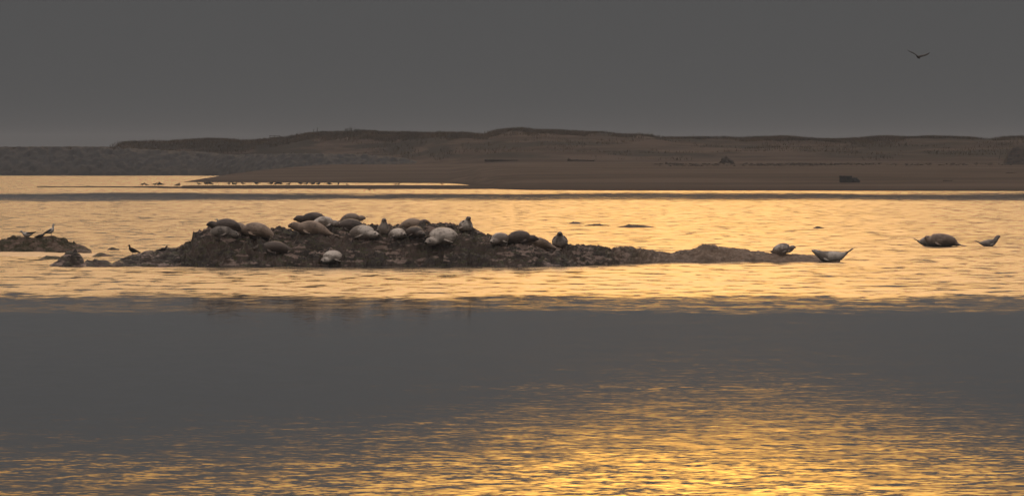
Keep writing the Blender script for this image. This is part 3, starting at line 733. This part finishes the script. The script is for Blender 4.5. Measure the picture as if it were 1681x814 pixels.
bgp = [(x, d, CAMH - (240 - HOR) * d / F - .35) for x, d, _ in bgp]
# bare shrub on the dune and small shrubs
twig_m = two_tone('bare_twigs', (.04, .035, .03), (.07, .058, .048), 4., rough=.9)
def shrub(px, D, h, w, n, label, leaf=60):
    base_ = tpos(px, D)
    o = bpy.data.objects.new('shrub', None); C.objects.link(o); o.location = base_ - Vector((0, 0, .15))
    vs, fs = [], []; tips = []
    for k in range(n):
        a = random.uniform(-1, 1); b_ = random.uniform(-1, 1); hh = h * random.uniform(.55, 1) * (1 - .4 * abs(a))
        mid = (a * w * .25, b_ * w * .25, hh * .5); tip = (a * w * .5, b_ * w * .5, hh)
        loft(vs, fs, [(0, 0, 0, .05, .05), (*mid, .035, .035), (*tip, .012, .012)], 5, 2); tips.append((mid, tip))
        for q_ in range(2):
            u_ = random.uniform(.4, .9); s_ = [mid[i] + (tip[i] - mid[i]) * u_ for i in range(3)]
            e_ = (s_[0] + random.gauss(0, w * .13), s_[1] + random.gauss(0, w * .13), s_[2] + random.uniform(.1, .3) * h)
            loft(vs, fs, [(*s_, .02, .02), (*e_, .008, .008)], 4, 1); tips.append((s_, e_))
    link('branches', mesh_from(vs, fs), twig_m, o)
    v2, f2 = [], []
    for k in range(leaf):
        m_, t_ = random.choice(tips); u_ = random.random(); p = Vector([m_[i] + (t_[i] - m_[i]) * u_ + random.gauss(0, .12) for i in range(3)])
        r_ = random.uniform(.05, .12); i = len(v2)
        n1_ = Vector((random.gauss(0, 1), random.gauss(0, 1), random.gauss(0, 1))).normalized(); n2_ = n1_.orthogonal().normalized()
        v2 += [tuple(p + n1_ * r_), tuple(p + n2_ * r_ * .6), tuple(p - n1_ * r_), tuple(p - n2_ * r_ * .6)]; f2.append((i, i + 1, i + 2, i + 3))
    link('foliage', mesh_from(v2, f2), shrub_m, o, smooth=False)
    tag(o, label, 'shrub', 'shrubs on the dunes'); return o
shrub_m = two_tone('dull_shrub_leaf', (.035, .038, .030), (.06, .06, .045), 3., rough=.9)
shrub(572, 1440, 1.75, 1.5, 16, 'tall spiky bare shrub sticking up on the dune\'s peak', 90)
for (px, D, h, w, lb) in [(590, 1436, .9, 3.0, 'wide dark shrub hugging the dune peak beside the spiky shrub'), (556, 1440, .8, 2.4, 'low dark shrub on the slope just before the spiky shrub'),
                          (612, 1432, .7, 2.2, 'low round shrub where the dune peak starts to fall away'), (722, 1405, .6, 2.2, 'small shrub on the crest midway between the two dune peaks'),
                          (526, 1448, .7, 2.0, 'scrubby shrub beside the pair of thin posts')]:
    shrub(px, D, h, w, 26, lb, 420)
# posts
post_m = two_tone('grey_wood', (.05, .045, .04), (.09, .08, .07), 5., rough=.9)
def post(px, D, h, label, tilt=0, r=.05):
    vs, fs = [], []
    loft(vs, fs, [(0, 0, -.3, r, r), (0, 0, h * .5, r, r), (0, 0, h - .04, r * .95, r * .95), (0, 0, h, r * .6, r * .6)], 8, 2, (0, 1, 0))
    o = link('post', mesh_from(vs, fs), post_m); o.location = tpos(px, D); o.rotation_euler = (0, R(tilt), 0)
    tag(o, label, 'post', 'posts on the dunes')
post(515, 1452, 1.0, 'thinner of the two posts on the dune before the peak'); post(520.5, 1452, 1.25, 'taller of the two posts on the dune before the peak', 3)
for px, h, tl in ((1138, .9, 0), (1152, .7, 4), (1167, .8, -3), (1176, .6, 0), (1198, .8, 2)):
    post(px, 1400, h, 'thin post in the broken row along the low dune crest', tl)
D_ = beach_hit(1640, 262) ; post(1640, D_, 1.5, 'slanting dead stake at the foot of the eroded bank', 12, .06)
# short rail fence on the dune
fe = bpy.data.objects.new('rail_fence', None); C.objects.link(fe); fe.location = tpos(451, 1462)
for x in (-.95, 0., .95):
    vs, fs = [], []
    box(vs, fs, x - .05, x + .05, -.05, .05, -.4, .85); link('post', mesh_from(vs, fs), post_m, fe, smooth=False)
for z in (.35, .68):
    vs, fs = [], []
    box(vs, fs, -1.1, 1.1, -.09, -.053, z, z + .10); link('rail', mesh_from(vs, fs), post_m, fe, smooth=False)
tag(fe, 'short piece of grey rail fence on the crest of the first dune', 'fence')
# wrack line
vs, fs = [], []
for k in range(420):
    px = random.uniform(1070, 1660); py = random.gauss(266, 2.2) if px > 1240 else random.gauss(266.5, 1.6)
    if random.random() < .5: px = random.gauss(1330, 60)
    D = 1180 + random.uniform(-20, 60) + (px - 1300) * .02; p = tpos(px, D); L = random.uniform(.2, .9); a = random.gauss(0, .35)
    dx, dy = math.cos(a) * L / 2, math.sin(a) * L / 2; r_ = random.uniform(.03, .10)
    loft(vs, fs, [(p.x - dx, p.y - dy, p.z + r_ * .5, r_ * .5, r_ * .5), (p.x, p.y, p.z + r_ * .9, r_, r_), (p.x + dx, p.y + dy, p.z + r_ * .5, r_ * .4, r_ * .4)], 5, 1)
tag(link('wrack_line', mesh_from(vs, fs), drift_m), 'scattered dark sticks and dried weed along the high tide line', 'wrack', kind='stuff')

# ------------------------------------------------------------------ haze
hm = bpy.data.materials.new('haze'); hm.use_nodes = True; t = hm.node_tree; t.nodes.clear()
pv = N(t, 'ShaderNodeVolumePrincipled'); pv.inputs['Color'].default_value = (.80, .85, .92, 1); pv.inputs['Density'].default_value = .00014
pv.inputs['Anisotropy'].default_value = 0.0
ou = N(t, 'ShaderNodeOutputMaterial'); t.links.new(pv.outputs[0], ou.inputs['Volume'])
vs, fs = [], []
box(vs, fs, -1250, 1250, -450, 4050, -2.0, 13.0)
tag(link('haze', mesh_from(vs, fs), hm, smooth=False), 'thin evening haze over the water and dunes', 'haze', kind='stuff')
